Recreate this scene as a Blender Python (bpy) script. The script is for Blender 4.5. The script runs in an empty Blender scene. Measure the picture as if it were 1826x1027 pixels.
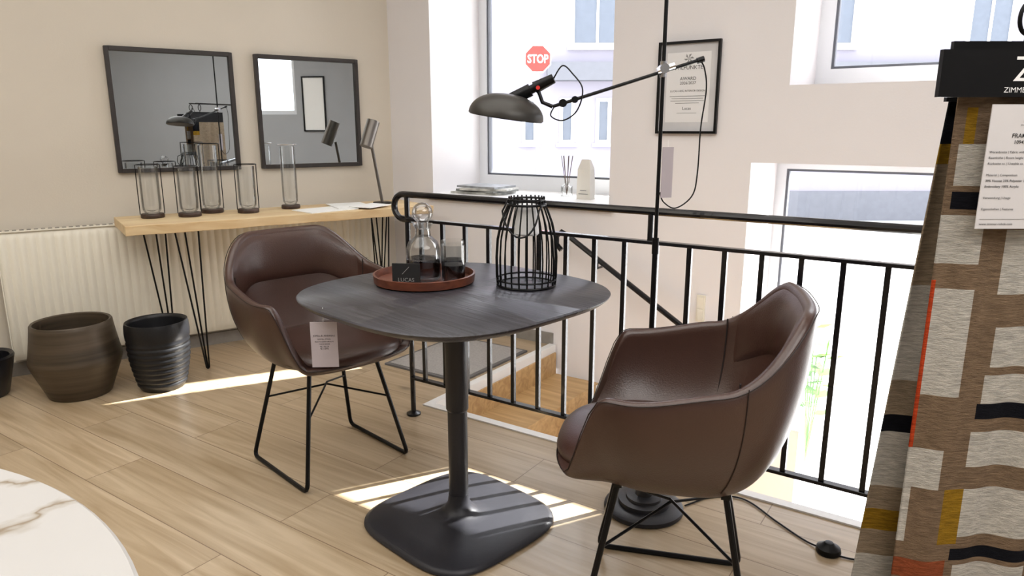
import bpy, bmesh, math, random
from mathutils import Vector, Matrix
random.seed(4)
sc = bpy.context.scene
COL = sc.collection
pi = math.pi
# ------------------------------------------------------------------ helpers
def srgb(h):
    h = h.lstrip('#'); out = []
    for i in (0, 2, 4):
        c = int(h[i:i+2], 16)/255
        out.append(c/12.92 if c <= .04045 else ((c+.055)/1.055)**2.4)
    return (*out, 1)

def mat(name, col, rough=.5, metal=0, var=.06, scale=8, bump=0, bscale=200, spec=.5, coat=0, stretch=(1,1,1)):
    m = bpy.data.materials.new(name); m.use_nodes = True
    nt = m.node_tree; n = nt.nodes; L = nt.links
    b = n['Principled BSDF']
    b.inputs['Roughness'].default_value = rough
    b.inputs['Metallic'].default_value = metal
    b.inputs['Specular IOR Level'].default_value = spec
    b.inputs['Coat Weight'].default_value = coat
    tc = n.new('ShaderNodeTexCoord'); mp = n.new('ShaderNodeMapping')
    mp.inputs['Scale'].default_value = stretch
    L.new(tc.outputs['Object'], mp.inputs['Vector'])
    ns = n.new('ShaderNodeTexNoise'); ns.inputs['Scale'].default_value = scale; ns.inputs['Detail'].default_value = 5
    L.new(mp.outputs[0], ns.inputs['Vector'])
    rp = n.new('ShaderNodeValToRGB')
    c = srgb(col) if isinstance(col, str) else col
    rp.color_ramp.elements[0].position = .3; rp.color_ramp.elements[1].position = .7
    rp.color_ramp.elements[0].color = (*[x*(1-var) for x in c[:3]], 1)
    rp.color_ramp.elements[1].color = (*[min(1, x*(1+var)) for x in c[:3]], 1)
    L.new(ns.outputs['Fac'], rp.inputs[0]); L.new(rp.outputs[0], b.inputs['Base Color'])
    if bump:
        n2 = n.new('ShaderNodeTexNoise'); n2.inputs['Scale'].default_value = bscale; n2.inputs['Detail'].default_value = 3
        L.new(mp.outputs[0], n2.inputs['Vector'])
        bp = n.new('ShaderNodeBump'); bp.inputs['Strength'].default_value = bump; bp.inputs['Distance'].default_value = .01
        L.new(n2.outputs['Fac'], bp.inputs['Height']); L.new(bp.outputs[0], b.inputs['Normal'])
    return m

def glassmat(name, tint=(1,1,1,1), refl=.06, edge=.35):
    m = bpy.data.materials.new(name); m.use_nodes = True
    nt = m.node_tree; n = nt.nodes; L = nt.links
    n.remove(n['Principled BSDF'])
    out = n['Material Output']
    tr = n.new('ShaderNodeBsdfTransparent'); tr.inputs[0].default_value = tint
    gl = n.new('ShaderNodeBsdfGlossy'); gl.inputs['Roughness'].default_value = .02
    lw = n.new('ShaderNodeLayerWeight'); lw.inputs[0].default_value = edge
    mr = n.new('ShaderNodeMapRange'); mr.inputs['To Min'].default_value = refl; mr.inputs['To Max'].default_value = .75
    L.new(lw.outputs['Fresnel'], mr.inputs['Value'])
    mx = n.new('ShaderNodeMixShader'); L.new(mr.outputs[0], mx.inputs[0])
    L.new(tr.outputs[0], mx.inputs[1]); L.new(gl.outputs[0], mx.inputs[2]); L.new(mx.outputs[0], out.inputs[0])
    return m

class G:
    def __init__(s): s.v = []; s.f = []; s.m = []
    def add(s, vs, fs, m=0):
        o = len(s.v); s.v += [tuple(v) for v in vs]
        for f in fs: s.f.append([i+o for i in f]); s.m.append(m)
        return s
    def box(s, x0, x1, y0, y1, z0, z1, m=0):
        vs = [(x0,y0,z0),(x1,y0,z0),(x1,y1,z0),(x0,y1,z0),(x0,y0,z1),(x1,y0,z1),(x1,y1,z1),(x0,y1,z1)]
        return s.add(vs, [(0,3,2,1),(4,5,6,7),(0,1,5,4),(1,2,6,5),(2,3,7,6),(3,0,4,7)], m)
    def ring(s, x0, x1, z0, z1, w, y0, y1, m=0, wb=None):
        wb = wb or w
        s.box(x0, x0+w, y0, y1, z0, z1, m); s.box(x1-w, x1, y0, y1, z0, z1, m)
        s.box(x0+w, x1-w, y0, y1, z0, z0+wb, m); s.box(x0+w, x1-w, y0, y1, z1-w, z1, m)
        return s
    def tube(s, pts, r, seg=8, closed=False, m=0):
        pts = [Vector(p) for p in pts]; n = len(pts)
        rs = r if isinstance(r, (list, tuple)) else [r]*n
        tang = []
        for i in range(n):
            if closed: t = pts[(i+1) % n]-pts[i-1]
            else: t = pts[min(i+1, n-1)]-pts[max(i-1, 0)]
            tang.append(t.normalized())
        ref = Vector((0,0,1)) if abs(tang[0].z) < .9 else Vector((1,0,0))
        u = tang[0].cross(ref).normalized(); vs = []; 
        for i in range(n):
            u = (u-tang[i]*u.dot(tang[i])).normalized(); w = tang[i].cross(u)
            for k in range(seg):
                a = 2*pi*k/seg; vs.append(pts[i]+(u*math.cos(a)+w*math.sin(a))*rs[i])
        fs = []
        for i in range(n if closed else n-1):
            j = (i+1) % n
            for k in range(seg):
                k2 = (k+1) % seg
                fs.append((i*seg+k, i*seg+k2, j*seg+k2, j*seg+k))
        if not closed:
            fs.append(list(range(seg))[::-1]); fs.append([(n-1)*seg+k for k in range(seg)])
        return s.add(vs, fs, m)
    def lathe(s, prof, seg=40, c=(0,0,0), m=0, sup=None, rot=0):
        # closed body of revolution; sup: function angle->radius multiplier
        vs = []; fs = []; n = len(prof)
        for r, z in prof:
            for k in range(seg):
                a = 2*pi*k/seg; q = sup(a) if sup else 1
                vs.append((c[0]+r*q*math.cos(a+rot), c[1]+r*q*math.sin(a+rot), c[2]+z))
        for i in range(n-1):
            for k in range(seg):
                k2 = (k+1) % seg
                fs.append((i*seg+k, i*seg+k2, (i+1)*seg+k2, (i+1)*seg+k))
        if prof[0][0] > 1e-6: fs.append(list(range(seg))[::-1])
        if prof[-1][0] > 1e-6: fs.append([(n-1)*seg+k for k in range(seg)])
        return s.add(vs, fs, m)
    def obj(s, name, mats, parent=None, loc=(0,0,0), rot=0, smooth=True, recalc=True, bevel=0, solid=0, subd=0, merge=True, sharp=35, **props):
        me = bpy.data.meshes.new(name)
        me.from_pydata(s.v, [], s.f)
        if not isinstance(mats, (list, tuple)): mats = [mats]
        for mm in mats: me.materials.append(mm)
        me.polygons.foreach_set('material_index', s.m)
        bm = bmesh.new(); bm.from_mesh(me)
        if merge: bmesh.ops.remove_doubles(bm, verts=bm.verts, dist=1e-6)
        if recalc: bmesh.ops.recalc_face_normals(bm, faces=bm.faces)
        for f in bm.faces: f.smooth = smooth
        if smooth and not subd:
            for e in bm.edges:
                if len(e.link_faces) == 2 and e.calc_face_angle(0) > math.radians(sharp): e.smooth = False
        bm.to_mesh(me); bm.free()
        o = bpy.data.objects.new(name, me); COL.objects.link(o)
        o.location = loc; o.rotation_euler = (rot if isinstance(rot, tuple) else (0,0,rot))
        if parent: o.parent = parent
        if solid:
            md = o.modifiers.new('s', 'SOLIDIFY'); md.thickness = solid; md.offset = -1
        if bevel:
            md = o.modifiers.new('b', 'BEVEL'); md.width = bevel; md.segments = 3; md.limit_method = 'ANGLE'
        if subd:
            md = o.modifiers.new('u', 'SUBSURF'); md.levels = subd; md.render_levels = subd
        for k, v in props.items(): o[k] = v
        return o

def empty(name, loc, rot=0, **props):
    o = bpy.data.objects.new(name, None); COL.objects.link(o); o.empty_display_size = .1
    o.location = loc; o.rotation_euler = (rot if isinstance(rot, tuple) else (0,0,rot))
    for k, v in props.items(): o[k] = v
    return o

def textgeo(g, s, size, org, right=(1,0,0), up=(0,0,1), align='LEFT', m=0, bold=0):
    cu = bpy.data.curves.new('t', 'FONT'); cu.body = s; cu.size = size; cu.align_x = align; cu.offset = bold*size; cu.resolution_u = 3
    to = bpy.data.objects.new('t', cu); COL.objects.link(to)
    dg = bpy.context.evaluated_depsgraph_get(); dg.update()
    me = to.evaluated_get(dg).to_mesh()
    R = Vector(right); U = Vector(up); O = Vector(org)
    vs = [O+R*v.co.x+U*v.co.y for v in me.vertices]; fs = [list(p.vertices) for p in me.polygons]
    g.add(vs, fs, m)
    bpy.data.objects.remove(to); bpy.data.curves.remove(cu)

def copy_thing(root, loc, rot):
    r = root.copy(); COL.objects.link(r); r.location = loc; r.rotation_euler = (0,0,rot)
    for ch in list(root.children):
        c = ch.copy(); c.parent = r; COL.objects.link(c)
        for g2 in list(ch.children):
            d = g2.copy(); d.parent = c; COL.objects.link(d)
    return r

def superell(n):
    return lambda a: (abs(math.cos(a))**n+abs(math.sin(a))**n)**(-1/n)
def smooth01(x):
    x = max(0, min(1, x)); return x*x*(3-2*x)

# wall frames
W = Vector((.829, -.5593)); M = Vector((.5593, .829)); RB = math.atan2(-.5593, .829)
T = Vector((.821, .570)); N = Vector((-.570, .821)); RL = math.atan2(.57, .821)
def BW(c, m, z=0): p = W*c+M*m; return (p.x, p.y, z)
def LW(a, b, z=0): p = T*a+N*b; return (p.x, p.y, z)

# ------------------------------------------------------------------ materials
m_wallL = mat('plaster_warm', '#d2cabd', .9, var=.015, scale=3, bump=.05, bscale=120)
m_wallB = mat('plaster_white', '#e6e3e5', .9, var=.012, scale=3, bump=.05, bscale=120)
m_wallG = mat('plaster_grey', '#a9abae', .9, var=.02, scale=3)
m_ceil = mat('ceiling_paint', '#efefec', .9, var=.01)
m_white = mat('white_lacquer', '#eeeeee', .4, var=.01)
m_rad = mat('radiator_enamel', '#e9e4d6', .4, var=.01)
m_black = mat('black_metal', '#141416', .38, .6, var=.1)
m_rail = mat('black_painted_steel', '#15151a', .25, .3, var=.1, coat=.3)
m_darkg = mat('dark_graphite', '#26262c', .42, .2, var=.06, bump=.06, bscale=400)
m_leather = mat('brown_leather', '#412b24', .30, var=.10, scale=6, bump=.10, bscale=260, spec=.65)
m_leather2 = mat('leather_seam', '#1f1411', .6)
m_stone = mat('stone_tile', '#8f8a84', .6, var=.15, scale=14)
m_paper = mat('white_paper', '#f4f4f2', .7, var=.01)
m_ink = mat('printed_ink', '#2b2b2b', .7)
m_grey = mat('grey_ink', '#8a8a8a', .7)
m_glass = glassmat('clear_glass', (.985,.99,.99,1), .03, .22)
m_win = glassmat('window_glass', (.98,.99,1,1), .02, .15)
m_smoke = glassmat('smoked_glass', (.60,.61,.64,1), .06, .35)
m_pvc = mat('window_frame_white', '#e4e6ea', .35, var=.01)
m_gasket = mat('grey_gasket', '#5d6068', .5)
m_chrome = mat('chrome', '#c9c9cc', .2, 1)

def wood(name, c1, c2, gx=2, gy=28, rough=.45, rotz=0, planks=None, bump=.08, coat=0):
    m = bpy.data.materials.new(name); m.use_nodes = True
    nt = m.node_tree; n = nt.nodes; L = nt.links; b = n['Principled BSDF']
    b.inputs['Roughness'].default_value = rough; b.inputs['Coat Weight'].default_value = coat
    src = n.new('ShaderNodeNewGeometry').outputs['Position'] if planks else n.new('ShaderNodeTexCoord').outputs['Object']
    mp = n.new('ShaderNodeMapping'); mp.inputs['Rotation'].default_value = (0,0,rotz); L.new(src, mp.inputs['Vector'])
    mg = n.new('ShaderNodeMapping'); mg.inputs['Scale'].default_value = (gx, gy, gy); L.new(mp.outputs[0], mg.inputs['Vector'])
    vec = mg.outputs[0]
    if planks:
        br = n.new('ShaderNodeTexBrick'); L.new(mp.outputs[0], br.inputs['Vector'])
        br.inputs['Scale'].default_value = 1; br.inputs['Brick Width'].default_value = planks[0]; br.inputs['Row Height'].default_value = planks[1]
        br.inputs['Mortar Size'].default_value = .0016; br.inputs['Mortar Smooth'].default_value = .1; br.offset = .37
        br.inputs['Color1'].default_value = (0,0,0,1); br.inputs['Color2'].default_value = (1,1,1,1); br.inputs['Mortar'].default_value = (.5,.5,.5,1)
        ad = n.new('ShaderNodeVectorMath'); ad.operation = 'MULTIPLY_ADD'
        L.new(br.outputs['Color'], ad.inputs[0]); ad.inputs[1].default_value = (17,13,9); L.new(vec, ad.inputs[2]); vec = ad.outputs[0]
    n1 = n.new('ShaderNodeTexNoise'); n1.inputs['Scale'].default_value = 1; n1.inputs['Detail'].default_value = 8; n1.inputs['Distortion'].default_value = 1.2
    L.new(vec, n1.inputs['Vector'])
    rp = n.new('ShaderNodeValToRGB'); rp.color_ramp.elements[0].position = .25; rp.color_ramp.elements[1].position = .72
    rp.color_ramp.elements[0].color = srgb(c1); rp.color_ramp.elements[1].color = srgb(c2)
    L.new(n1.outputs['Fac'], rp.inputs[0]); colr = rp.outputs[0]
    if planks:
        hs = n.new('ShaderNodeMix'); hs.data_type = 'RGBA'; hs.blend_type = 'MULTIPLY'; hs.inputs[0].default_value = 1
        mr = n.new('ShaderNodeMapRange'); mr.inputs['To Min'].default_value = .88; mr.inputs['To Max'].default_value = 1.04
        L.new(br.outputs['Color'], mr.inputs['Value']); L.new(colr, hs.inputs[6]); L.new(mr.outputs[0], hs.inputs[7])
        # knots
        vk = n.new('ShaderNodeTexVoronoi'); vk.inputs['Scale'].default_value = 1.0
        mk = n.new('ShaderNodeMapping'); mk.inputs['Scale'].default_value = (1.5, 3.1, 1); L.new(mp.outputs[0], mk.inputs['Vector']); L.new(mk.outputs[0], vk.inputs['Vector'])
        kr = n.new('ShaderNodeMapRange'); kr.inputs['From Min'].default_value = .015; kr.inputs['From Max'].default_value = .09; kr.inputs['To Min'].default_value = .55; kr.inputs['To Max'].default_value = 1
        L.new(vk.outputs['Distance'], kr.inputs['Value'])
        kx = n.new('ShaderNodeMix'); kx.data_type = 'RGBA'; kx.blend_type = 'MULTIPLY'; kx.inputs[0].default_value = 1
        L.new(hs.outputs[2], kx.inputs[6]); L.new(kr.outputs[0], kx.inputs[7])
        mo = n.new('ShaderNodeMix'); mo.data_type = 'RGBA'; L.new(br.outputs['Fac'], mo.inputs[0]); L.new(kx.outputs[2], mo.inputs[6]); mo.inputs[7].default_value = srgb('#7d6750')
        colr = mo.outputs[2]
    L.new(colr, b.inputs['Base Color'])
    bp = n.new('ShaderNodeBump'); bp.inputs['Strength'].default_value = bump; bp.inputs['Distance'].default_value = .004
    L.new(n1.outputs['Fac'], bp.inputs['Height']); L.new(bp.outputs[0], b.inputs['Normal'])
    return m
m_floor = wood('oak_planks', '#a08969', '#c9b599', 1.3, 22, .30, -RB, (1.3, .215))
m_step = wood('oak_step', '#a88457', '#d2b07e', 2, 20, .45)
m_console = wood('pale_oak_slab', '#cfae80', '#ead5ac', 2, 18, .5)
m_table = wood('black_stained_oak', '#1b1a1e', '#45444b', 4, 55, .36, .785, None, .5)
m_tray = wood('red_brown_wood', '#4a2418', '#74402c', 4, 30, .4)
m_base = wood('dark_walnut', '#2a1d17', '#4a352a', 5, 30, .5)

# ------------------------------------------------------------------ room shell
A = (-.788, 4.691); B = LW(-3.5, 4.3)[:2]; C = (-3.5, -3.5); D = (3.5, -3.5); E = BW(3.0, 3.447)[:2]
HC = 2.9
fl = [A, BW(-2.02, 3.447)[:2], BW(-2.02, 2.32)[:2], (4.18, -.023), D, C, B]
def prism(poly, z0, z1):
    g = G(); n = len(poly)
    g.add([(x, y, z0) for x, y in poly]+[(x, y, z1) for x, y in poly],
          [list(range(n))[::-1], [n+i for i in range(n)]]+[(i, (i+1) % n, n+(i+1) % n, n+i) for i in range(n)])
    return g
prism(fl, -.15, 0).obj('floor', m_floor, smooth=False, kind='structure')
prism([LW(-3.6,4.45)[:2], C, (3.5,-3.5), BW(3.2,3.6)[:2], BW(3.2,4.05)[:2], BW(-3.6,4.05)[:2]], HC, HC+.1).obj('ceiling', m_ceil, smooth=False, kind='structure')
g = G(); g.box(-3.6, 2.3, 0, .3, -.15, HC); g.obj('wall_left', m_wallL, loc=LW(0,4.3), rot=RL, smooth=False, kind='structure')
WT = 2.44
g = G()
y0, y1 = 0, .6
def wb(c0, c1, z0, z1): g.box(c0, c1, y0, y1, z0, z1)
wb(-3.30, -2.929, -1.05, HC); wb(-2.929, -1.695, -1.05, .82); wb(-2.929, -1.695, WT, HC)
wb(-1.695, -.955, -1.05, HC); wb(-.955, -.81, 1.09, HC); wb(-.81, .4, 1.09, 1.44); wb(-.81, .4, WT, HC)
wb(.4, 3.3, -1.05, HC)
g.obj('wall_back', m_wallB, loc=BW(0, 3.447), rot=RB, smooth=False, kind='structure')
def wallseg(name, p, q, m, z0=0, hole=None):
    p = Vector(p); q = Vector(q); L = (q-p).length; a = math.atan2(q.y-p.y, q.x-p.x)
    g = G()
    if hole:
        h0, h1, hz0, hz1 = hole
        g.box(0, h0, -.15, 0, z0, HC); g.box(h1, L, -.15, 0, z0, HC); g.box(h0, h1, -.15, 0, z0, hz0); g.box(h0, h1, -.15, 0, hz1, HC)
    else: g.box(0, L, -.15, 0, z0, HC)
    g.obj(name, m, loc=(p.x, p.y, 0), rot=a, smooth=False, kind='structure')
    return a
wallseg('wall_side', B, C, m_wallL); wallseg('wall_front', C, D, m_wallG)
RR = wallseg('wall_right', D, E, m_wallG, -1.05, (3.05, 3.75, 1.45, 2.6))
def RW(l, off, z=0):
    d = Vector((math.cos(RR), math.sin(RR))); nn = Vector((-math.sin(RR), math.cos(RR))); p = Vector(D)+d*l+nn*off; return (p.x, p.y, z)
g = G(); g.ring(0, .7, 0, 1.15, .06, -.1, -.05); w3 = g.obj('window_3', m_pvc, loc=RW(3.05, 0, 1.45), rot=RR, smooth=False, kind='structure')
G().box(.06, .64, -.08, -.075, .06, 1.09).obj('glass_pane', m_win, parent=w3, smooth=False)
p2 = empty('picture_frame', RW(3.86, 0, 1.2), RR, label='tall black frame hanging on the grey wall', category='picture frame')
G().ring(0, .36, 0, .8, .02, .001, .022).obj('frame', m_black, parent=p2, smooth=False); G().box(.015,.345,.002,.01,.015,.785).obj('picture', m_paper, parent=p2, smooth=False)
# stairwell
g = G(); g.box(-2.02, 3.1, -.02, 0, -1.02, -.15); g.obj('wall_stairwell', m_wallB, loc=BW(0, 2.32), rot=RB, smooth=False, kind='structure')
g = G(); g.box(-.63, 3.1, 2.2, 4.05, -1.10, -1.02); g.obj('floor', mat('pale_tile', '#e9e6e0', .5, var=.02), rot=RB, smooth=False, kind='structure')
g = G(); 
for i in range(6):
    z = -.17*(i+1)
    g.box(.28*i, .28*(i+1)+.02, .0, 1.10, z-.04 if i < 5 else z-.005, z, 0)
    g.box(.28*i, .28*i+.02, 0, 1.10, z, z+.13, 0)
g.box(0, 1.4, 1.07, 1.115, -1.0, -.18, 1)
g.obj('staircase', [m_step, m_white], loc=BW(-2.02, 2.33), rot=RB, smooth=False, label='wooden staircase going down behind the railing', category='stairs')
g = G(); g.box(-2.05, 3.05, -.02, .02, -.15, .006); g.obj('trim_1', m_white, loc=BW(0, 2.32), rot=RB, smooth=False, kind='structure')
g = G(); g.box(-.03, .01, 0, 1.10, -.15, .006); g.obj('trim_2', m_white, loc=BW(-2.02, 2.34), rot=RB, smooth=False, kind='structure')
g = G(); g.box(-3.5, 2.03, -.012, 0, 0, .07); g.obj('baseboard_left', m_stone, loc=LW(0, 4.3), rot=RL, smooth=False, kind='structure')
g = G(); g.box(-3.26, -2.03, -.012, 0, 0, .07); g.obj('baseboard_back', m_stone, loc=BW(0, 3.447), rot=RB, smooth=False, kind='structure')

# windows
def window(name, c0, c1, z0, z1, d, fw=.06, fb=.09, mull=None):
    g = G(); g.ring(0, c1-c0, 0, z1-z0, fw, 0, .06, 0, fb); 
    g.ring(fw, c1-c0-fw, fb, z1-z0-fw, .012, .01, .05, 1)
    if mull: g.box(mull-.03, mull+.03, 0, .06, fb, z1-z0-fw, 0)
    o = g.obj(name, [m_pvc, m_gasket], loc=BW(c0, 3.447+d, z0), rot=RB, smooth=False, kind='structure')
    G().box(fw, c1-c0-fw, .028, .034, fb, z1-z0-fw).obj('glass_pane', m_win, parent=o, smooth=False)
    return o
window('window_1', -2.929, -1.695, .85, WT, .5)
window('window_2', -.81, .4, 1.44, WT, .52, .07, .10)
window('door_1', -.955, .4, -1.02, 1.09, .50, .05, .06)
g = G(); g.box(0, 1.234, -.03, .5, 0, .03, 0); g.box(-.03, 1.264, -.035, -.028, -.004, .03, 1)
g.box(-.03, 1.264, -.035, -.001, -.004, .0, 1)
g.obj('trim_3', [m_white, mat('worn_brown_edge', '#4a2e26', .5, var=.5, scale=25)], loc=BW(-2.929, 3.447, .82), rot=RB, smooth=False, kind='structure')

# ------------------------------------------------------------------ outside
m_ground = mat('street_paving', '#c9c8c8', .9, var=.05, scale=.6)
G().box(-40, 60, 4.06, 70, -1.2, -1.06).obj('street', m_ground, rot=RB, smooth=False, label='bright sunlit street paving outside the windows', category='street', kind='structure')
m_fac = mat('pale_render', '#93909c', .9, var=.02, scale=.5)
m_facd = mat('grey_band', '#6b6d74', .8)
m_fw = mat('facade_window_glass', '#626974', .3, spec=.3)
bl = empty('building', (0, 18, -1.06), 0, label='pale lavender rendered building across the street with white windows', category='building')
G().box(-14, 34, 0, 4, 0, 8).obj('facade', m_fac, parent=bl, smooth=False)
G().box(-14, 34, -.06, 0, 0, .75).obj('plinth', m_facd, parent=bl, smooth=False)
def fwin(x0, x1, z0, z1):
    g = G(); g.ring(x0, x1, z0+1.06, z1+1.06, .08, -.06, .0, 0); g.box(x0+.08, x1-.08, -.02, -.005, z0+1.14, z1+.98, 1)
    if x1-x0 > .8: g.box((x0+x1)/2-.03, (x0+x1)/2+.03, -.05, -.001, z0+1.06, z1+1.06, 0)
    g.box(x0-.08, x1+.08, -.1, -.001, z0+.98, z0+1.06, 0)
    g.obj('window', [m_white, m_fw], parent=bl, smooth=False)
for x0, x1 in ((.25,.62),(1.18,1.55),(2.08,2.45),(4.2,4.9),(5.8,6.5),(9.0,10.0),(11.2,12.2)):
    fwin(x0, x1, .88, 1.97)
for x0, x1 in ((1.43,2.7),(4.4,5.6),(7.4,8.3),(11.0,12.1),(15,16.2)):
    fwin(x0, x1, 3.18, 4.9)
G().box(.85, 34, -.5, -.001, 3.43, 3.85).obj('cornice', m_facd, parent=bl, smooth=False)
# unseen panels added outside, above the view, to limit the sun coming in
m_blk = mat('blocker_pale', '#d8d8d6', .9)
for c0, c1, z0 in ((-2.25, -1.30, 1.98), (-.10, .34, 2.52)):
    blk = empty('sun_blocker', BW((c0+c1)/2, 4.05, 3.75), RB, label='unseen pale awning mounted outside over the window', category='blocker', group='unseen sun blockers outside the windows')
    w2 = (c1-c0)/2; g = G(); g.box(-w2, w2, .99, 1.01, z0-3.75, 0); g.box(-w2, w2, 0, 1.01, -.02, 0); g.obj('blocker_panel', m_blk, parent=blk, smooth=False)
# stop sign
m_red = mat('sign_red', '#d4261f', .5, var=.02); 
ss = empty('stop_sign', (.49, 14, -1.06), 0, label='red octagonal stop sign on a grey pole in the street', category='sign')
zc = 2.53+1.06
def octa(g, r, y0, y1, m):
    pts = [(r*math.cos(pi/8+k*pi/4), r*math.sin(pi/8+k*pi/4)) for k in range(8)]
    g.add([(x, y0, zc+z) for x, z in pts]+[(x, y1, zc+z) for x, z in pts], [list(range(8)), [15-i for i in range(8)]]+[(i, (i+1) % 8, 8+(i+1) % 8, 8+i) for i in range(8)], m)
g = G(); octa(g, .272, -.02, 0, 0); octa(g, .252, -.026, -.02, 1)
g.obj('sign_plate', [m_white, m_red], parent=ss, smooth=False)
g = G(); textgeo(g, 'STOP', .165, (0, -.03, zc-.072), align='CENTER', bold=.02, up=(0,0,1.3)); g.obj('lettering', m_white, parent=ss, smooth=False, recalc=False)
G().tube([(.0,.03,0),(.0,.03,zc+.2)], .03, 12).obj('pole', mat('galvanised_steel', '#9a9ca0', .4, .7), parent=ss)

# ------------------------------------------------------------------ radiator
def radiator():
    r = empty('radiator', LW(-.13, 4.2, .1), RL, label='cream fluted panel radiator below the mirrors', category='radiator')
    Lr = 2.05; H = .65; g = G(); pitch = .04; per = 8; n = int(Lr/pitch)*per
    vs = []; zs = [.0, .02, .04, H-.04, H-.02, H]; ds = [.012, .004, 0, 0, .004, .012]
    for zi, z in enumerate(zs):
        for i in range(n+1):
            ph = (i % per)/per; w = .010*(0.5-.5*math.cos(2*pi*ph))**.6
            if zi in (0, 5): w = 0
            if zi in (1, 4): w *= .3
            vs.append((i*pitch/per, ds[zi]-w+.010, z))
    fs = []
    for zi in range(5):
        for i in range(n):
            a = zi*(n+1)+i; fs.append((a, a+1, a+n+2, a+n+1))
    g.add(vs, fs); Lx = n*pitch/per
    g.obj('front_panel', m_rad, parent=r, recalc=False)
    g = G(); g.box(0, Lx, .022, .07, 0, H); g.box(-.006, 0, .0, .075, -.0, H); g.box(Lx, Lx+.006, 0, .075, 0, H)
    g.box(-.006, Lx+.006, .008, .075, H, H+.006)
    g.obj('body', m_rad, parent=r, smooth=False, bevel=.002)
    g = G(); 
    for i in range(int(Lx/.03)): g.box(.01+i*.03, .028+i*.03, .03, .065, H+.0055, H+.0075)
    g.obj('grille', m_stone, parent=r, smooth=False)
    for bx0 in (.1, Lx-.13): G().box(bx0,bx0+.03,.07,.099,.1,.5).obj('bracket', m_white, parent=r, smooth=False)
radiator()

# ------------------------------------------------------------------ mirrors
m_mirror = mat('mirror_silver', '#d8dde0', .01, 1, var=0)
m_frame = mat('dark_wood_frame', '#2b2523', .45, var=.15, scale=30)
def mirror(a0, a1):
    w = a1-a0
    r = empty('wall_mirror', LW(a0, 4.3, 1.018), RL, label='square wall mirror with a thin dark wood frame', category='mirror', group='dark framed mirrors on the wall')
    G().ring(0, w, 0, .642, .022, -.03, -.001).obj('frame', m_frame, parent=r, smooth=False, bevel=.002)
    G().box(.02, w-.02, -.012, -.002, .02, .622).obj('mirror_glass', m_mirror, parent=r, smooth=False)
mirror(.437, 1.064); mirror(1.183, 1.807)

# ------------------------------------------------------------------ console
co = empty('console_table', LW(.38, 3.72, 0), RL, label='pale solid wood console on black hairpin legs', category='console table')
g = G(); nx = 40; vs = []; 
Lc = 1.63; 
for i in range(nx+1):
    x = Lc*i/nx; wv = .008*math.sin(i*.9)+.006*math.sin(i*.37+1)
    vs += [(x, .0+wv+.012, .752), (x, wv, .80), (x, .455, .80), (x, .455, .752)]
fs = [(0,1,2,3), tuple(4*nx+k for k in (3,2,1,0))]
for i in range(nx):
    for k in range(4):
        k2 = (k+1) % 4; fs.append((4*i+k, 4*i+4+k, 4*i+4+k2, 4*i+k2))
g.add(vs, fs); g.obj('tabletop', m_console, parent=co, bevel=.003)
for (xt, yt, xf, yf) in ((.28,.10,.32,.12),(.17,.38,.20,.36),(1.33,.10,1.36,.12),(1.45,.38,1.42,.36)):
    g = G(); d = .055
    for dx, dy in ((-d,0),(d,0),(0,-d if yt > .2 else d)):
        g.tube([(xt+dx, yt+dy, .752), (xf+dx*.12, yf+dy*.12, .012), (xf, yf, .005)], .0045, 8)
    g.box(xt-.07, xt+.07, yt-.05, yt+.05, .747, .752)
    g.obj('leg', m_black, parent=co)

def vase(a, b, h, r, handle):
    v = empty('glass_vase', LW(a, b, .80), RL, label='clear glass vase in black metal frame on dark round base', category='vase', group='glass vases on the console')
    G().lathe([(0,0),(r*.95,0),(r,.004),(r,.018),(r*.95,.022),(0,.022)], 32).obj('base', m_base, parent=v)
    ri = r*.82
    G().lathe([(0,.023),(ri*.7,.023),(ri*.95,.04),(ri,.07),(ri,h-.01),(ri-.003,h-.01),(ri-.003,.07),(ri*.9,.043),(0,.03)], 40).obj('glass_cylinder', m_glass, parent=v)
    g = G(); seg = [(r*1.02*math.cos(k*pi/16), r*1.02*math.sin(k*pi/16), h) for k in range(32)]
    g.tube(seg, .0022, 6, True)
    for an in ((0, pi) if handle else ()):
        g.tube([(r*1.02*math.cos(an), r*1.02*math.sin(an), .02), (r*1.02*math.cos(an), r*1.02*math.sin(an), h)], .0024, 6)
    g.obj('metal_frame', m_black if handle else m_chrome, parent=v)
    return v
vase(.544, 4.03, .27, .056, True); vase(.713, 3.98, .26, .056, True); vase(.848, 4.09, .37, .058, True)
vase(1.01, 3.98, .26, .056, True); vase(1.265, 4.05, .36, .052, False)
# papers on console
for i, (a, b, rz, w, h) in enumerate(((1.40, 3.86, .2, .30, .21), (1.58, 3.95, -.1, .21, .28), (1.66, 3.83, .5, .21, .15))):
    G().box(-w/2, w/2, -h/2, h/2, 0, .004).obj('brochure', m_paper, loc=LW(a, b, .8005+.0045*i), rot=RL+rz, smooth=False, label='white printed brochure lying on the console', category='brochure', group='brochures on the console')
# console lamp
tl = empty('table_lamp', LW(1.81, 4.0, .80), RL, label='brushed bronze desk lamp with a tilted cylinder head', category='lamp')
m_bz = mat('grey_bronze', '#6a6560', .35, .8)
G().lathe([(0,0),(.055,0),(.055,.01),(0,.012)], 32).obj('base', m_black, parent=tl)
G().tube([(.0,0,.01),(-.055,0,.36)], .009, 12).obj('stem', m_bz, parent=tl)
g = G(); d = Vector((-.38,-.1,-.92)).normalized(); p0 = Vector((-.045,-.02,.49)); g.tube([p0, p0+d*.16], .038, 28); g.obj('lamp_head', m_bz, parent=tl)
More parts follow.
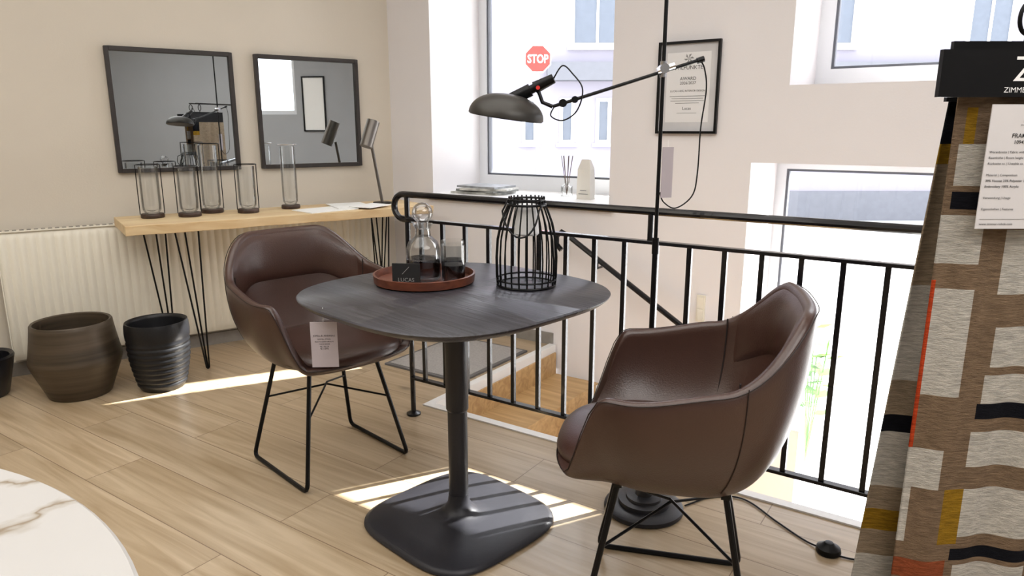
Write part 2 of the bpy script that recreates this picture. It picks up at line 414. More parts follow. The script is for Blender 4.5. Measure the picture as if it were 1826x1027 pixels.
# window sill things
for i, (c, m, w, h, rz) in enumerate(((-2.66,3.62,.34,.24,.1),(-2.64,3.63,.33,.23,-.15),(-2.60,3.60,.31,.22,.25),(-2.63,3.61,.30,.22,-.05))):
    G().box(-w/2, w/2, -h/2, h/2, 0, .012).obj('magazine', mat('magazine_cover', ['#b9b9b4','#8f9290','#c8c8c4','#9a9ea3'][i], .4, var=.35, scale=20), loc=BW(c, m, .8505+.0125*i), rot=RB+rz, smooth=False, label='magazine stacked on the window sill', category='magazine', group='magazines on the window sill')
df = empty('reed_diffuser', BW(-2.10, 3.70, .85), RB, label='glass scent diffuser with dark reeds on the sill', category='diffuser')
G().lathe([(0,0),(.035,0),(.035,.06),(.015,.075),(.015,.09),(.012,.09),(.012,.07),(.03,.055),(.03,.004),(0,.004)], 24).obj('bottle', m_glass, parent=df)
for k in range(7): G().tube([(0,0,.01),(.035*math.cos(k*.9), .035*math.sin(k*.9), .24)], .0018, 5).obj('reed', m_base, parent=df)
g = G(); bx = [(-.045,-.03),(.045,-.03),(.045,.03),(-.045,.03)]
g.add([(x,y,0) for x,y in bx]+[(x*.9,y*.9,.17) for x,y in bx]+[(x*.55,y*.3,.225) for x,y in bx], [(3,2,1,0),(8,9,10,11)]+[(i,(i+1)%4,4+(i+1)%4,4+i) for i in range(4)]+[(4+i,4+(i+1)%4,8+(i+1)%4,8+i) for i in range(4)])
ca = g.obj('gift_carton', mat('cream_carton', '#dcd8d0', .7, var=.02), loc=BW(-1.93, 3.62, .85), rot=RB, smooth=False, label='tapered white paper carton standing on the sill', category='carton')
g = G(); g.box(-.03,.03,-.0325,-.0315,.03,.033); g.box(-.02,.02,-.0325,-.0315,.05,.053); g.obj('lettering', m_grey, parent=ca, smooth=False)
# certificate
pf = empty('picture_frame', BW(-1.439, 3.447, 1.223), RB, label='black framed award certificate hanging on the white wall', category='picture frame')
G().ring(0, .31, 0, .437, .012, -.022, -.001).obj('frame', m_black, parent=pf, smooth=False)
G().box(.01, .30, -.010, -.003, .01, .427).obj('mount_board', mat('mount_grey', '#c8c8cb', .8), parent=pf, smooth=False)
pp = G().box(.045, .265, -.0108, -.0101, .055, .385).obj('certificate_paper', mat('certificate_white', '#e2e2e4', .8, var=.01), parent=pf, smooth=False)
cx = .155; yy = -.0115
for s, sz, zz in (('STILPUNKTE',.026,.305),('AWARD',.022,.255),('2026/2027',.019,.235),('LUCAS-HESS, INTERIOR DESIGN',.0125,.20),('Lucas',.02,.115)):
    g = G(); textgeo(g, s, sz, (cx, yy, zz), align='CENTER'); g.obj('lettering', m_ink, parent=pp, smooth=False, recalc=False)
g = G()
for i, w in enumerate((.18,.16,.17,.12)): g.box(cx-w/2, cx+w/2, yy, yy+.0006, .178-.011*i, .1805-.011*i)
g.box(cx-.05, cx+.05, yy, yy+.0006, .098, .0995)
g.obj('printed_text', m_grey, parent=pp, smooth=False, recalc=False); g = G()
for s in range(6):
    a = s*pi/3; b2 = a+pi/3
    g.add([(cx, yy, .355), (cx+.026*math.cos(a), yy, .355+.026*math.sin(a)), (cx+.018*math.cos((a+b2)/2), yy, .355+.018*math.sin((a+b2)/2))], [(0,1,2)])
g.obj('printed_emblem', m_grey, parent=pp, smooth=False, recalc=False)
# wall switch
g = G(); g.box(-.022,.022,-.01,0,-.07,.07); g.box(-.016,.016,-.014,-.01,-.06,-.003); g.box(-.016,.016,-.014,-.01,.003,.06)
g.obj('light_switch', m_rad, loc=BW(-1.154, 3.447, .347), rot=RB, smooth=False, label='cream double wall switch on the stairwell wall', category='switch')

# ------------------------------------------------------------------ railing
ra = empty('stair_railing', BW(-2.015, 2.2, 0), RB, label='black steel railing with vertical bars along the stairwell', category='railing')
LR = 2.15
g = G(); pts = [(LR,0,.98)]+[(x,0,.98) for x in (2.0,1.4,.8,.2)]+[(0.02,0,.98)]
pts += [(-.02-.052*math.sin(k*pi/12), 0, .9275+.0525*math.cos(k*pi/12)) for k in range(0,13)]+[(.03,0,.875)]
g.tube(pts, .0135, 10); g.obj('handrail', m_rail, parent=ra)
g = G(); g.box(0, LR, -.014, .014, .870, .882); g.obj('upper_rail', m_rail, parent=ra, smooth=False, bevel=.002)
g = G(); g.box(0, LR, -.014, .014, .168, .180); g.obj('lower_rail', m_rail, parent=ra, smooth=False, bevel=.002)
for x in (0, 2.13):
    g = G(); g.tube([(x,0,0),(x,0,.975)], .0115, 10); g.lathe([(0,0),(.032,0),(.032,.008),(.014,.016),(0,.016)], 20, (x,0,0)); g.obj('post', m_rail, parent=ra)
g = G(); g.tube([(1.09,0,.875),(1.09,0,.975)], .010, 10); g.obj('post', m_rail, parent=ra)
nb = 22
for i in range(nb):
    x = .075+i*.1155
    if x > LR-.02: break
    g = G(); g.box(x-.008, x+.008, -.007, .007, .178, .872); g.obj('baluster', m_rail, parent=ra, smooth=False)
# wall handrail
g = G(); z0, c0 = .68, -1.90
p = [(c0-.03,0,z0-.09),(c0-.06,0,z0-.06),(c0-.06,0,z0-.015),(c0-.03,0,z0+.012)]+[(c0+.65*k, 0, z0-.395*k+.0) for k in (0.02,.5,1,1.45)]
g.tube(p, .015, 10)
for k in (.3, 1.35): g.tube([(c0+.65*k,0,z0-.395*k),(c0+.65*k,0,z0-.395*k-.05),(c0+.65*k,.095,z0-.395*k-.05)], .007, 8)
g.obj('wall_handrail', m_rail, loc=BW(0, 3.35, 0), rot=RB, label='black sloping handrail on the stairwell wall', category='handrail')
# mat
g = G(); g.box(0,.52,0,.62,0,.010,0); g.box(.02,.50,.02,.60,.010,.013,1)
g.obj('doormat', [mat('mat_edge', '#6c6a6a', .9), mat('grey_carpet', '#a7a4a2', .95, var=.12, scale=120, bump=.3)], loc=BW(-2.6, 2.62, 0), rot=RB, smooth=False, label='grey doormat at the top of the stairs', category='doormat')

# ------------------------------------------------------------------ pots
m_potb = mat('bronze_ceramic', '#52473a', .45, .35, var=.45, scale=1.2, stretch=(1,1,26), bump=.15, bscale=2)
m_potk = mat('black_glaze', '#141519', .42, .0, var=.4, scale=9, bump=.2, bscale=20, spec=.45)
G().lathe([(0,0),(.128,0),(.135,.006),(.165,.085),(.186,.14),(.196,.17),(.198,.182),(.196,.195),(.190,.225),(.180,.285),(.173,.335),(.171,.355),(.166,.362),(.157,.358),(.155,.33),(.18,.19),(.12,.03),(0,.03)], 72).obj('plant_pot', m_potb, loc=(-2.087,3.214,0), label='large empty bronze brown ceramic planter with an angled belly', category='pot', group='empty planters on the floor', sharp=60)
pr = [(0,0),(.095,0),(.1,.006)]
for i in range(9):
    z = .02+i*.026; rr = .105+.036*math.sin(min(1,(i+1)/9)*pi/2)
    pr += [(rr-.004, z), (rr+.001, z+.006), (rr+.002, z+.014), (rr-.002, z+.022)]
pr += [(.143,.26),(.145,.29),(.143,.325),(.139,.34),(.131,.338),(.128,.32),(.125,.2),(.09,.03),(0,.03)]
G().lathe(pr, 56).obj('plant_pot', m_potk, loc=(-1.73,3.30,0), label='empty black ceramic planter with ribbed lower body', category='pot', group='empty planters on the floor', sharp=70)
G().lathe([(0,0),(.09,0),(.10,.01),(.125,.12),(.14,.19),(.135,.2),(.12,.19),(.1,.03),(0,.03)], 40).obj('stone_bowl', mat('black_marble', '#1c1c22', .3, var=.8, scale=7), loc=(-2.52,3.17,0), label='black marbled bowl standing on the floor', category='bowl')

# ------------------------------------------------------------------ dining table
TC = (-.172, 2.075, 0)
dt = empty('dining_table', TC, 0, label='black stained oak pedestal table with a soft square top', category='table')
se = superell(3.1); a = .416
G().lathe([(0,.738),(a*.90,.738),(a*.965,.749),(a*.995,.760),(a,.765),(a*.992,.769),(0,.769)], 128, sup=se, rot=pi/4+.03).obj('tabletop', m_table, parent=dt, sharp=50)
G().lathe([(0,.09),(.031,.09),(.031,.385),(.0335,.388),(.0355,.392),(.0355,.728),(.0,.728)], 40).obj('column', m_darkg, parent=dt)
G().box(-.2,.2,-.03,.03,.726,.7385).box(-.03,.03,-.2,.2,.726,.7385).obj('support_bracket', m_darkg, parent=dt, smooth=False)
def base_mesh():
    g = G(); seg = 96; prof = [(.0,.0,1),(.254,.0,1),(.262,.006,1),(.260,.015,1),(.247,.022,1),(.18,.027,.8),(.10,.031,.4),(.066,.036,0),(.048,.048,0),(.036,.070,0),(.0325,.10,0),(0,.10,0)]
    vs = []; s4 = superell(3.8)
    for r, z, q in prof:
        for k in range(seg):
            an = 2*pi*k/seg; mul = 1+(s4(an)-1)*q; th = an+pi/4+.02
            vs.append((r*mul*math.cos(th), r*mul*math.sin(th), z))
    fs = []
    for i in range(len(prof)-1):
        for k in range(seg):
            k2 = (k+1) % seg; fs.append((i*seg+k, i*seg+k2, (i+1)*seg+k2, (i+1)*seg+k))
    g.add(vs, fs); return g
base_mesh().obj('table_base', m_darkg, parent=dt, sharp=60)
# tray + contents
TZ = .7695; K = .965
tx, ty = -.281, 2.212
tr = G().lathe([(0,0),(.150,0),(.160,.004),(.163,.029),(.157,.030),(.152,.009),(0,.008)], 64).obj('serving_tray', m_tray, loc=(tx, ty, TZ), label='round red brown wooden tray on the table', category='tray')
cf = empty('carafe', (tx+.0, ty-.01, TZ+.0095), 0, label='smoked glass carafe with a clear ball stopper', category='carafe'); cf.scale = (K,K,K)
G().lathe([(0,0),(.048,0),(.055,.008),(.056,.07),(.0545,.072),(.053,.07),(.052,.012),(0,.008)], 40).obj('smoked_bottom', m_smoke, parent=cf, label='smoked grey lower glass')
G().lathe([(.056,.072),(.056,.10),(.048,.125),(.026,.145),(.024,.165),(.033,.185),(.031,.186),(.021,.165),(.024,.143),(.045,.122),(.053,.10),(.053,.072)], 40).obj('glass_neck', m_glass, parent=cf, recalc=True)
G().lathe([(0,.165),(.018,.167),(.020,.185)]+[(.034*math.cos(t), .220+.034*math.sin(t)) for t in [(-55+15*k)*pi/180 for k in range(9)]]+[(.0,.254)], 32).obj('stopper', glassmat('ball_glass', (.93,.93,.94,1), .10, .4), parent=cf)
def tumbler(x, y):
    t = empty('drinking_glass', (x, y, TZ+.0095), 0, label='tall tumbler of clear glass shading to smoked grey below', category='glass', group='tumblers on the tray')
    t.scale = (K,K,K)
    G().lathe([(0,0),(.034,0),(.038,.006),(.039,.055),(.0375,.055),(.036,.01),(0,.008)], 36).obj('smoked_bottom', m_smoke, parent=t, label='smoked grey lower glass')
    G().lathe([(.039,.055),(.0385,.12),(.0375,.12),(.0375,.055)], 36).obj('glass_wall', m_glass, parent=t)
    return t
t0 = tumbler(tx+.096, ty-.034); t1 = copy_thing(t0, (tx+.088, ty+.056, TZ+.0095), 0)
G().box(-.043,.043,-.003,.003,0,.068).obj('name_card', mat('black_card', '#18181a', .6), loc=(tx-.043, ty-.101, TZ+.0095), rot=-.1, smooth=False, label='small black upright name card on the tray', category='card')
nc = bpy.data.objects['name_card']; g = G(); textgeo(g, 'LUCAS', .017, (0,-.0036,.012), align='CENTER'); g.tube([(-.012,-.0036,.035),(.01,-.0036,.058)], .0008, 5); g.obj('lettering', m_grey, parent=nc, smooth=False, recalc=False)
# lantern
ln = empty('lantern', (.045, 2.160, TZ), 0, label='black metal cage lantern with vertical wires on the table', category='lantern'); ln.scale = (K,K,K)
prof = [(.094,.0),(.097,.03),(.098,.09),(.094,.15),(.083,.20),(.068,.24),(.058,.262),(.056,.285)]
for k in range(24):
    an = 2*pi*k/24; G().tube([(r*math.cos(an), r*math.sin(an), z+.002) for r, z in prof], .0028, 6).obj('wire', m_black, parent=ln)
for r, z, w in ((.094,.004,.004),(.096,.022,.003),(.060,.262,.004),(.056,.278,.004)):
    G().tube([(r*math.cos(k*pi/20), r*math.sin(k*pi/20), z) for k in range(40)], w, 8, True).obj('ring', m_black, parent=ln)
G().lathe([(0,.001),(.091,.001),(.091,.004),(0,.004)], 40).obj('base_plate', m_black, parent=ln)
G().lathe([(0,.165),(.036,.165),(.04,.17),(.034,.262),(.0,.264)], 32).obj('light_unit', mat('frosted_white', '#efeff0', .5), parent=ln, label='frosted white light unit')
G().tube([(-.06,-.01,.275)]+[(-.02-.058*math.cos(k*pi/14), -.055-.05*math.sin(k*pi/14)**1, .27-.10*math.sin(k*pi/14)) for k in range(1,14)]+[(.055,-.01,.27)], .003, 8).obj('handle', m_black, parent=ln)

# ------------------------------------------------------------------ chairs
def hrim(th):
    t = abs((th+pi) % (2*pi)-pi)*180/pi   # 0 front 180 back
    h = .46+(.682-.46)*smooth01((t-40)/22)
    h += (.72-.682)*smooth01((t-70)/45)
    h += (.872-.72)*smooth01((t-108)/45)
    return h
def Rr(th):
    a, b, n = .310, (.300 if math.cos(th) < 0 else .288), 2.7
    s, c = abs(math.sin(th)), abs(math.cos(th))
    return ((s/a)**n+(c/b)**n)**(-1/n)
def wall_pt(th, k, off=0):
    h = hrim(th); zb = .420
    scl = .60+.40*(1-(1-k)**2.2)
    z = zb+(h-zb)*k**1.3
    r = Rr(th)*scl-off
    return (r*math.sin(th), r*math.cos(th), z)
def build_chair():
    ch = empty('armchair', (0,0,0), 0, label='x', category='armchair', group='leather chairs at the table')
    g = G(); NT = 120; KW = 14
    rings = []
    for s in (.25,.5): rings.append([(Rr(2*pi*j/NT)*.60*s*math.sin(2*pi*j/NT), Rr(2*pi*j/NT)*.60*s*math.cos(2*pi*j/NT), .416) for j in range(NT)])
    for i in range(KW+1): rings.append([wall_pt(2*pi*j/NT, i/KW) for j in range(NT)])
    vs = [(0,0,.416)]; 
    for r in rings: vs += r
    fs = [(0, 1+j, 1+(j+1) % NT) for j in range(NT)]
    for i in range(len(rings)-1):
        for j in range(NT):
            j2 = (j+1) % NT; a0 = 1+i*NT; a1 = 1+(i+1)*NT
            fs.append((a0+j, a1+j, a1+j2, a0+j2))
    g.add(vs, fs); sh = g.obj('shell', m_leather, parent=ch, recalc=False, solid=.032, subd=1, label='brown leather tub shell with arms')
    # seat cushion
    g = G(); sup = superell(2.8)
    pr = [(0,.435),(.19,.435),(.226,.445),(.238,.467),(.228,.490),(.195,.500),(.1,.497),(0,.494)]
    seg = 72; vs = []
    for r, z in pr:
        for k in range(seg):
            an = 2*pi*k/seg; q = sup(an); x = r*q*math.cos(an)*.98; y = r*q*math.sin(an)
            y = y*(1.20 if y > 0 else .95)+.012
            vs.append((x, y, z))
    fs = []
    for i in range(len(pr)-1):
        for k in range(seg):
            k2 = (k+1) % seg; fs.append((i*seg+k, i*seg+k2, (i+1)*seg+k2, (i+1)*seg+k))
    g.add(vs, fs); g.obj('seat', m_leather, parent=ch, subd=1)
    # backrest pad
    g = G(); NA, NZ = 40, 12; vs = []
    for i in range(NZ+1):
        t = i/NZ; k = .64+.33*t
        for j in range(NA+1):
            u = j/NA; th = pi-math.radians(60)+math.radians(120)*u
            bul = .024*(math.sin(pi*t)**.5)*(min(1, 6*u, 6*(1-u)))**.5
            vs.append(wall_pt(th, k, .030+bul))
    fs = []
    for i in range(NZ):
        for j in range(NA):
            a0 = i*(NA+1)+j; fs.append((a0, a0+1, a0+NA+2, a0+NA+1))
    g.add(vs, fs); g.obj('backrest', m_leather, parent=ch, recalc=False, sharp=180)
    for sg in (-1, 1):
        th = pi-sg*math.radians(64); G().tube([wall_pt(th, k/10, .0335) for k in range(4, 11)], .0022, 6).obj('seam', m_leather2, parent=ch)
        G().tube([wall_pt(th, k/10, -.001) for k in range(2, 11)], .0012, 6).obj('seam', m_leather2, parent=ch)
    G().tube([wall_pt(2*pi*j/90, .985, -.0005) for j in range(90)], .0014, 6, True).obj('seam', m_leather2, parent=ch)
    fx, fy, txx, tyy = .215, .205, .135, .125
    for sx in (-1, 1):
        g = G(); r = .008; R = .03
        top = Vector((sx*txx, tyy, .418)); ft = Vector((sx*fx, fy, .008)); bk = Vector((sx*fx, -fy, .008)); tb = Vector((sx*txx, -tyy, .418))
        def fil(a, b, c):
            out = []
            for k in range(5):
                t = k/4; p = b+(a-b).normalized()*R; q = b+(c-b).normalized()*R
                out.append(p*(1-t)**2+b*2*t*(1-t)+q*t*t)
            return out
        g.tube([top]+fil(top, ft, bk)+fil(ft, bk, tb)+[tb], r, 10)
        g.obj('leg', m_black, parent=ch)
    def lp(sx, sy, z): 
        k = (.418-z)/.41; return Vector((sx*(txx+(fx-txx)*k), sy*(tyy+(fy-tyy)*k), z))
    g = G(); mid = Vector((0,0,.30)); 
    g.tube([lp(-1,1,.25), mid+Vector((0,0,.0)), lp(1,-1,.25)], .004, 8); g.tube([lp(1,1,.25), mid+Vector((0,0,.008)), lp(-1,-1,.25)], .004, 8)
    g.obj('brace', m_black, parent=ch)
    for sy in (-.125, .125): G().box(-.15,.15,sy-.01,sy+.01,.404,.417).obj('seat_support', m_black, parent=ch, smooth=False)
    return ch
c1 = build_chair(); c1.location = (-.705, 2.535, 0); c1.rotation_euler = (0,0,math.atan2(-.70,-.71))
c1['label'] = 'brown leather tub armchair with sled legs beside the console'
c2 = copy_thing(c1, (.412, 1.665, 0), math.atan2(.97,.24))
c2['label'] = 'brown leather tub armchair with sled legs beside the floor lamp'

# tags
def tag(loc, w, h, rot, lines, label, name='price_tag', strg=.03):
    t = empty(name, loc, rot, label=label, category='tag')
    cd = G().box(-w/2, w/2, -.001, .001, -h/2, h/2).obj('card', glassmat_tag, parent=t, smooth=False)
    g = G(); z = h/2-.045*h/.14
    for s, sz in lines:
        textgeo(g, s, sz, (0,-.0016,z), align='CENTER'); z -= sz*1.35
    if lines: g.obj('lettering', m_ink, parent=cd, smooth=False, recalc=False)
    G().tube([(0,0,h/2-.002),(0,.003,h/2+strg)], .0008, 5).obj('string', m_white, parent=t)
glassmat_tag = mat('tag_film', '#b9b0b6', .2, var=.02)
tag((-.517,1.858,.668), .073, .130, .05, [('JOPELL E. ANDREAS',.0068),('GESTELL STAHL',.0052),('BEZUG LEDER BRAUN',.0052),('TISCH EICHE',.0052),('90 x 90 CM',.0052),('€1.095',.008)], 'clear price tag with printed text hanging from the table edge', strg=.04)
tag((-1.03,2.60,.60), .03, .12, 1.0, [], 'small white tag hanging on the back of the armchair', strg=.02)

# ------------------------------------------------------------------ floor lamp
LX, LY = .443, 2.150
fp = empty('floor_lamp', (LX, LY, 0), 0, label='black floor lamp with a swing arm and shallow dome shade', category='floor lamp')
G().lathe([(0,0),(.128,0),(.132,.006),(.130,.016),(.118,.022),(.085,.024),(.083,.038),(.060,.042),(.058,.050),(.030,.056),(.026,.085),(.012,.10),(0,.10)], 56).obj('base', m_darkg, parent=fp)
G().tube([(0,0,.09),(0,0,.9)], .0085, 12).tube([(0,0,.88),(0,0,2.0)], .0058, 12).tube([(0,0,.87),(0,0,.92)], .0105, 12).obj('pole', m_black, parent=fp)
aR = Vector((.548-LX, 0, 1.444)); aL = Vector((.12-LX, -.0, 1.312))
g = G(); g.tube([aR, aL], .0052, 10); g.tube([aR+Vector((-.008,0,-.003)), aR+Vector((.012,0,.003))], .009, 10); g.obj('arm', m_black, parent=fp)
g = G(); g.tube([(0,-.022,1.419),(0,.022,1.419)], .014, 14); g.tube([(-.02,-.012,1.412),(.03,-.012,1.428)], .009, 10); g.tube([(.0,.0,1.395),(0,0,1.44)], .010, 12); g.obj('joint', m_chrome, parent=fp)
# head : shade centre, axis tilted
shc = Vector((-.018-LX, 0, 1.283)); ax = Vector((.14,-.06,1)).normalized()
q = ax.to_track_quat('Z', 'Y')
sp = []; R0 = .112; H0 = .066
for k in range(13):
    t = k/12*pi/2; sp.append((R0*math.cos(t)**.85 if k < 12 else .012, H0*math.sin(t)))
spi = [(max(.008, r-.003), z-.003) for r, z in sp][::-1]
g = G(); g.lathe(sp+spi, 56); g.v = [tuple(q @ Vector(v)+shc) for v in g.v]
g.obj('lamp_shade', mat('matt_gunmetal', '#3a3835', .38, .5), parent=fp)
g = G(); s0 = shc+q@Vector((.028,0,.052)); s1 = Vector((.122-LX, 0, 1.392)); dd = (s1-s0)
g.tube([s0, s0+dd*.45], .019, 20); g.tube([s0+dd*.45, s0+dd*.55], .013, 16); g.tube([s0+dd*.55, s1], [.018,.014], 20); g.obj('socket', m_black, parent=fp)
g = G(); g.tube([aL, aL+Vector((-.03,0,.012)), s0+dd*.6], .006, 10); g.tube([aL+Vector((.03,-.012,.01)), aL+Vector((.03,.012,.01))], .012, 14); g.tube([aL+Vector((.065,-.012,.02)), aL+Vector((.065,.012,.02))], .010, 14); g.obj('knuckle', m_black, parent=fp)
g = G(); g.tube([s0+dd*.62+Vector((0,-.02,-.005)), s0+dd*.62+Vector((0,-.026,-.005))], .006, 12); g.obj('knob', m_red, parent=fp, label='small red knob')
def cat(P, n=10):
    P = [Vector(p) for p in P]; out = []
    for i in range(len(P)-1):
        p0 = P[max(i-1,0)]; p1 = P[i]; p2 = P[i+1]; p3 = P[min(i+2, len(P)-1)]
        for k in range(n):
            t = k/n; out.append(.5*((2*p1)+(-p0+p2)*t+(2*p0-5*p1+4*p2-p3)*t*t+(-p0+3*p1-3*p2+p3)*t**3))
    return out+[P[-1]]
G().tube(cat([s1, s1+Vector((.025,-.01,.035)), (.175-LX,-.02,1.405), (.205-LX,-.03,1.36), (.19-LX,-.03,1.30), (.15-LX,-.02,1.272), (.115-LX,-.01,1.285), aL+Vector((.005,0,0))]), .0022, 6).obj('cable', m_black, parent=fp)
G().tube(cat([aR, (.563-LX,0,1.42), (.572-LX,0,1.36), (.562-LX,0,1.25), (.560-LX,0,1.12), (.548-LX,0,1.05), (.50-LX,0,1.012), (.462-LX,0,1.03), (LX-LX+.006,0,1.06)]), .0022, 6).obj('cable', m_black, parent=fp)
tag((LX+.022, LY-.015, 1.12), .035, .15, .2, [], 'clear tag hanging from the floor lamp pole', strg=.02)
# floor cord + switch
cc = cat([(.585,2.16,.004),(.70,2.22,.004),(.80,2.20,.004),(.86,2.06,.004),(.91,1.95,.004),(.955,1.895,.008),(1.0,1.86,.004),(1.15,1.82,.004)])
G().tube(cc, .0028, 6).obj('power_cord', m_black, label='thin black power cord running over the floor', category='cord')
G().lathe([(0,0),(.033,0),(.036,.006),(.034,.018),(.020,.026),(.012,.034),(0,.036)], 28, (0,0,0)).obj('foot_switch', m_black, loc=(.955,1.897,0), label='round black foot switch on the floor cord', category='switch')

# ------------------------------------------------------------------ marble table
def marble():
    m = bpy.data.materials.new('white_marble'); m.use_nodes = True; nt = m.node_tree; n = nt.nodes; L = nt.links; b = n['Principled BSDF']
    b.inputs['Roughness'].default_value = .3; b.inputs['Specular IOR Level'].default_value = .3
    tc = n.new('ShaderNodeTexCoord'); ns = n.new('ShaderNodeTexNoise'); ns.inputs['Scale'].default_value = 1.7; ns.inputs['Detail'].default_value = 6; ns.inputs['Distortion'].default_value = 1.2
    L.new(tc.outputs['Object'], ns.inputs['Vector'])
    rp = n.new('ShaderNodeValToRGB'); e = rp.color_ramp.elements; e[0].position = .47; e[0].color = srgb('#c1bfbd'); e[1].position = .53; e[1].color = srgb('#c1bfbd')
    x = rp.color_ramp.elements.new(.5); x.color = srgb('#8e7f6c'); x = rp.color_ramp.elements.new(.49); x.color = srgb('#b0aaa2'); x = rp.color_ramp.elements.new(.51); x.color = srgb('#b0aaa2')
    L.new(ns.outputs['Fac'], rp.inputs[0]); L.new(rp.outputs[0], b.inputs['Base Color']); return m
mt = empty('round_table', (-1.08,.254,0), 0, label='round white marble table with fine grey veins', category='table')
G().lathe([(0,.715),(.77,.715),(.795,.725),(.80,.735),(.795,.74),(0,.74)], 128).obj('tabletop', marble(), parent=mt)
G().lathe([(0,0),(.26,0),(.26,.02),(.08,.04),(.06,.1),(.06,.65),(.1,.7),(.1,.715),(0,.715)], 48).obj('pedestal', m_darkg, parent=mt)

# ------------------------------------------------------------------ fabric display
cols = {'t':'#75624f','w':'#b4b0a8','g':'#8a6a1e','n':'#13141a','o':'#ac3f1f','b':'#8f7f6b','r':'#84462c'}
keys = list(cols)
fm = []
for k in keys:
    m = mat('woven_'+k, cols[k], .95, var=.28, scale=90, stretch=(.35,1,3), bump=.6, bscale=260, spec=.1); fm.append(m)
def cloth(parent, y, x0t, x0b, x1, zt, zb, blocks, base, amp, ph):
    g = G(); nx, nz = 130, 220; vs = []; fs = []; mi = []
    for i in range(nz+1):
        t = i/nz; z = zt+(zb-zt)*t; x0 = x0t+(x0b-x0t)*t
        for j in range(nx+1):
            u = j/nx; x = x0+(x1-x0)*u
            yy = y+amp*(.3+.7*t)*math.sin(ph+u*17+t*.6)+amp*.4*math.sin(u*31+t*2)
            vs.append((x, yy, z))
    def pick(x, z):
        r = base
        for (a, b, c, d, k) in blocks:
            if a <= x <= b and c <= z <= d: r = k
        return keys.index(r)
    for i in range(nz):
        for j in range(nx):
            a0 = i*(nx+1)+j; fs.append((a0, a0+nx+1, a0+nx+2, a0+1))
            vx = (vs[a0][0]+vs[a0+nx+2][0])/2-( (x0b-x0t)*i/nz ); vz = (vs[a0][2]+vs[a0+nx+2][2])/2
            mi.append(pick(vx, vz))
    g.v = vs; g.f = [list(f) for f in fs]; g.m = mi
    return g.obj('fabric', fm, parent=parent, recalc=False, solid=.003, merge=False, sharp=180)
s1o = empty('fabric_sample', (0,0,0), 0, label='woven fabric with colour blocks, black header and white label', category='fabric sample', group='hanging fabric samples')
bk = [(.83,.838,.60,.955,'o'),
 (.845,.905,1.14,1.22,'w'),(.845,.90,1.095,1.13,'n'),(.83,.905,.99,1.085,'w'),(.838,.905,.80,.94,'w'),(.838,.905,.72,.80,'w'),(.83,.89,.51,.60,'w'),(.83,.845,.38,.51,'w'),(.905,.95,.38,.51,'g'),(.83,.93,.30,.345,'r'),(.845,.90,.36,.50,'t'),(.83,.90,.20,.29,'w'),(.90,1.0,.10,.20,'n'),
 (.955,1.10,.93,1.06,'w'),(.965,1.10,.78,.86,'w'),(.955,1.10,.70,.76,'w'),(.95,1.10,.665,.70,'n'),(.945,1.10,.56,.64,'w'),(.95,1.10,.40,.51,'w'),(.94,1.10,.345,.37,'n'),(.95,1.10,.20,.33,'w'),
 (1.13,1.2,.2,1.2,'w'),(1.13,1.2,.5,.6,'g'),(1.13,1.2,.8,.9,'n'),(.85,.87,1.22,1.29,'g')]
cloth(s1o, 1.35, .83, .83, 1.30, 1.31, .08, bk, 't', .010, 1.2)
hb = G().box(.775, 1.32, 1.325, 1.337, 1.305, 1.388).obj('header_board', m_black, parent=s1o, smooth=False)
g = G(); textgeo(g, 'ZR', .062, (.905, 1.3243, 1.333)); textgeo(g, 'ZIMMER+ROHDE', .0135, (.892, 1.3243, 1.313)); g.obj('lettering', m_white, parent=hb, smooth=False, recalc=False)
lc = G().box(.872, 1.03, 1.318, 1.320, 1.065, 1.292).obj('label_card', mat('label_paper', '#cfcccd', .7, var=.01), parent=s1o, smooth=False)
g = G(); Y = 1.3172
textgeo(g, 'ZR', .026, (.932, Y, 1.262)); textgeo(g, 'ZIMMER + ROHDE', .0038, (.928, Y, 1.254))
textgeo(g, 'FRAMING', .0105, (.915, Y, 1.233), bold=.01); textgeo(g, '10945-127', .009, (.920, Y, 1.222), bold=.01)
z = 1.205
for s in ('Warenbreite | Fabric width   140 cm','Raumhöhe | Room height','Rückseite ca. | Useable ca.','','Material | Composition','39% Viscose 23% Polyester 19% Wo','Embroidery 100% Acrylic','','Verwendung | Usage','','Eigenschaften | Features'):
    if s: textgeo(g, s, .0062, (.878, Y, z), bold=.01 if '%' in s else 0)
    z -= .0105
g.box(.878,1.02,Y,Y+.0004,1.083,1.0834); textgeo(g, 'www.zimmer-rohde.com', .0062, (.878, Y, 1.072))
g.obj('lettering', m_ink, parent=lc, smooth=False, recalc=False)
g = G(); g.tube([(.955+.022*math.cos(k*pi/12), 1.335, 1.455+.03*math.sin(k*pi/12)) for k in range(24)], .004, 8, True); g.tube([(.955,1.335,1.425),(.955,1.335,1.385)], .004, 8); g.obj('hook', m_black, parent=s1o)
s2o = empty('fabric_sample', (0,0,0), 0, label='beige woven fabric hanging behind with gold and black bands', category='fabric sample', group='hanging fabric samples')
bk2 = [(.84,.95,1.22,1.33,'n'),(.85,.95,1.18,1.22,'g'),(.83,.95,.93,1.18,'b'),(.83,.95,.72,.93,'w'),(.83,.95,.60,.64,'n'),(.83,.95,.64,.70,'b'),(.83,.95,.47,.60,'w'),(.83,.95,.36,.41,'g'),(.83,.95,.22,.30,'w')]
cloth(s2o, 1.43, .862, .775, 1.30, 1.31, .06, bk2, 'b', .012, .2)
G().box(.845, 1.30, 1.415, 1.425, 1.30, 1.412).obj('header_board', m_black, parent=s2o, smooth=False)
g = G(); g.tube([(.985+.018*math.cos(k*pi/12), 1.42, 1.455+.03*math.sin(k*pi/12)) for k in range(24)], .004, 8, True); g.tube([(.985,1.42,1.425),(.985,1.42,1.41)], .004, 8); g.obj('hook', m_black, parent=s2o)
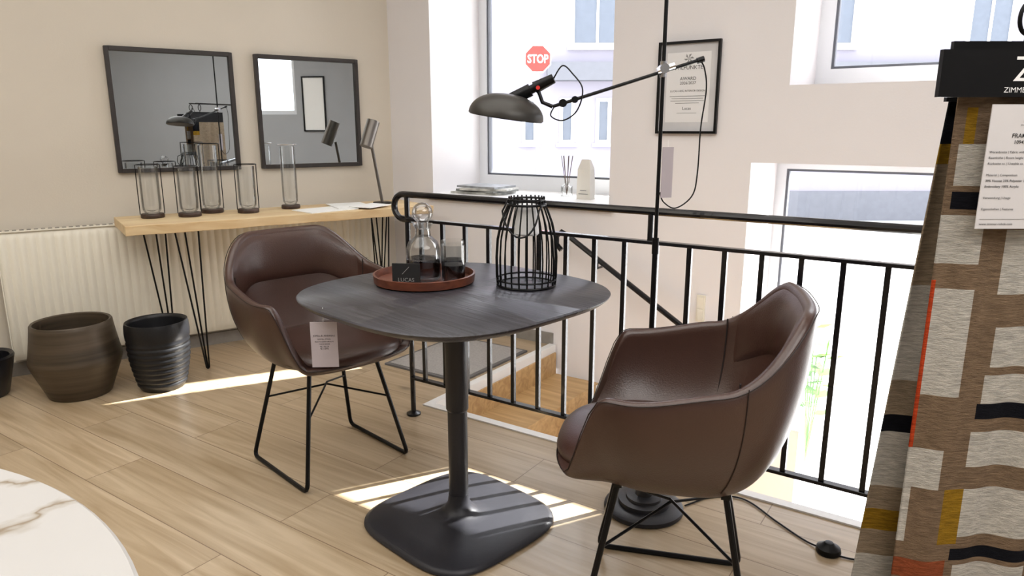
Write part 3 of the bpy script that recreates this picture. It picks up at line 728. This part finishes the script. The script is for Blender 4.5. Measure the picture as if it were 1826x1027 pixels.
rk = empty('display_rack', (1.62,1.38,1.4885), 0, label='black metal rail hung from the ceiling carrying fabric samples', category='rack')
for yy2 in (-.045, .04): G().tube([(-.68,yy2,.008),(0,yy2,.008)], .006, 8).obj('arm', m_black, parent=rk)
G().box(-.02,.02,-.07,.07,0.0,1.411).obj('post', m_black, parent=rk, smooth=False)

# plant near the door
pl = empty('potted_plant', BW(-.785, 4.6, -1.06), 0, label='small leafy green plant in a white pot outside the door', category='plant')
G().lathe([(0,0),(.10,0),(.13,.22),(.12,.22),(.10,.18),(0,.18)], 32).obj('pot', m_white, parent=pl)
m_leaf = mat('green_leaf', '#4f8a22', .5, var=.2); g = G(); g2 = G()
for k in range(7):
    a = k*2.4; R1 = .03+.02*(k % 3); top = Vector((R1*math.cos(a), R1*math.sin(a), .72+.06*k))
    g2.tube([(0,0,.18), top], .004, 6)
    for j in range(6):
        p = top*(.70+.06*j); an = a+j*2.1; d = Vector((math.cos(an), math.sin(an), .3)).normalized(); sd = d.cross(Vector((0,0,1))).normalized()*.045; l = .12
        g.add([p, p+d*l*.4+sd, p+d*l, p+d*l*.4-sd], [(0,1,2,3)])
g2.obj('stem', m_leaf, parent=pl); g.obj('foliage', m_leaf, parent=pl, recalc=False)

# ------------------------------------------------------------------ lights
def sun():
    az, el = math.radians(25), math.radians(39)
    d = Vector((math.cos(az)*math.cos(el), math.sin(az)*math.cos(el), math.sin(el)))
    l = bpy.data.lights.new('sun', 'SUN'); l.energy = 24; l.angle = .009; l.color = (1,.97,.9)
    o = bpy.data.objects.new('sun', l); COL.objects.link(o); o.rotation_euler = d.to_track_quat('Z','Y').to_euler(); o.location = d*20
sun()
def area(loc, sx, sy, e, col, rot=(0,0,0)):  # soft fill added under the ceiling to brighten the room, no fixtures modelled
    l = bpy.data.lights.new('fill_light', 'AREA'); l.shape = 'RECTANGLE'; l.size = sx; l.size_y = sy; l.energy = e; l.color = col
    o = bpy.data.objects.new('fill_light', l); COL.objects.link(o); o.location = loc; o.rotation_euler = rot
area((-.8,1.2,2.85), 3, 3, 40, (1,.98,.95))
area((-2.6,.6,2.85), 2, 2, 22, (1,.93,.80))
area((1.6,-.5,2.85), 2.5, 2.5, 58, (1,.98,.96))
w = bpy.data.worlds.new('world'); sc.world = w; w.use_nodes = True
bg = w.node_tree.nodes['Background']; bg.inputs[0].default_value = (.95,.965,1,1); bg.inputs[1].default_value = 3.4
sc.view_settings.view_transform = 'Standard'; sc.view_settings.exposure = 0.5
# ------------------------------------------------------------------ camera
cam = bpy.data.cameras.new('camera'); cam.lens = 1255/1826*36; cam.sensor_width = 36
co_ = bpy.data.objects.new('camera', cam); COL.objects.link(co_); co_.location = (0,0,1.25); co_.rotation_euler = (math.radians(90-12.8), 0, 0)
cam.clip_start = .02
sc.camera = co_
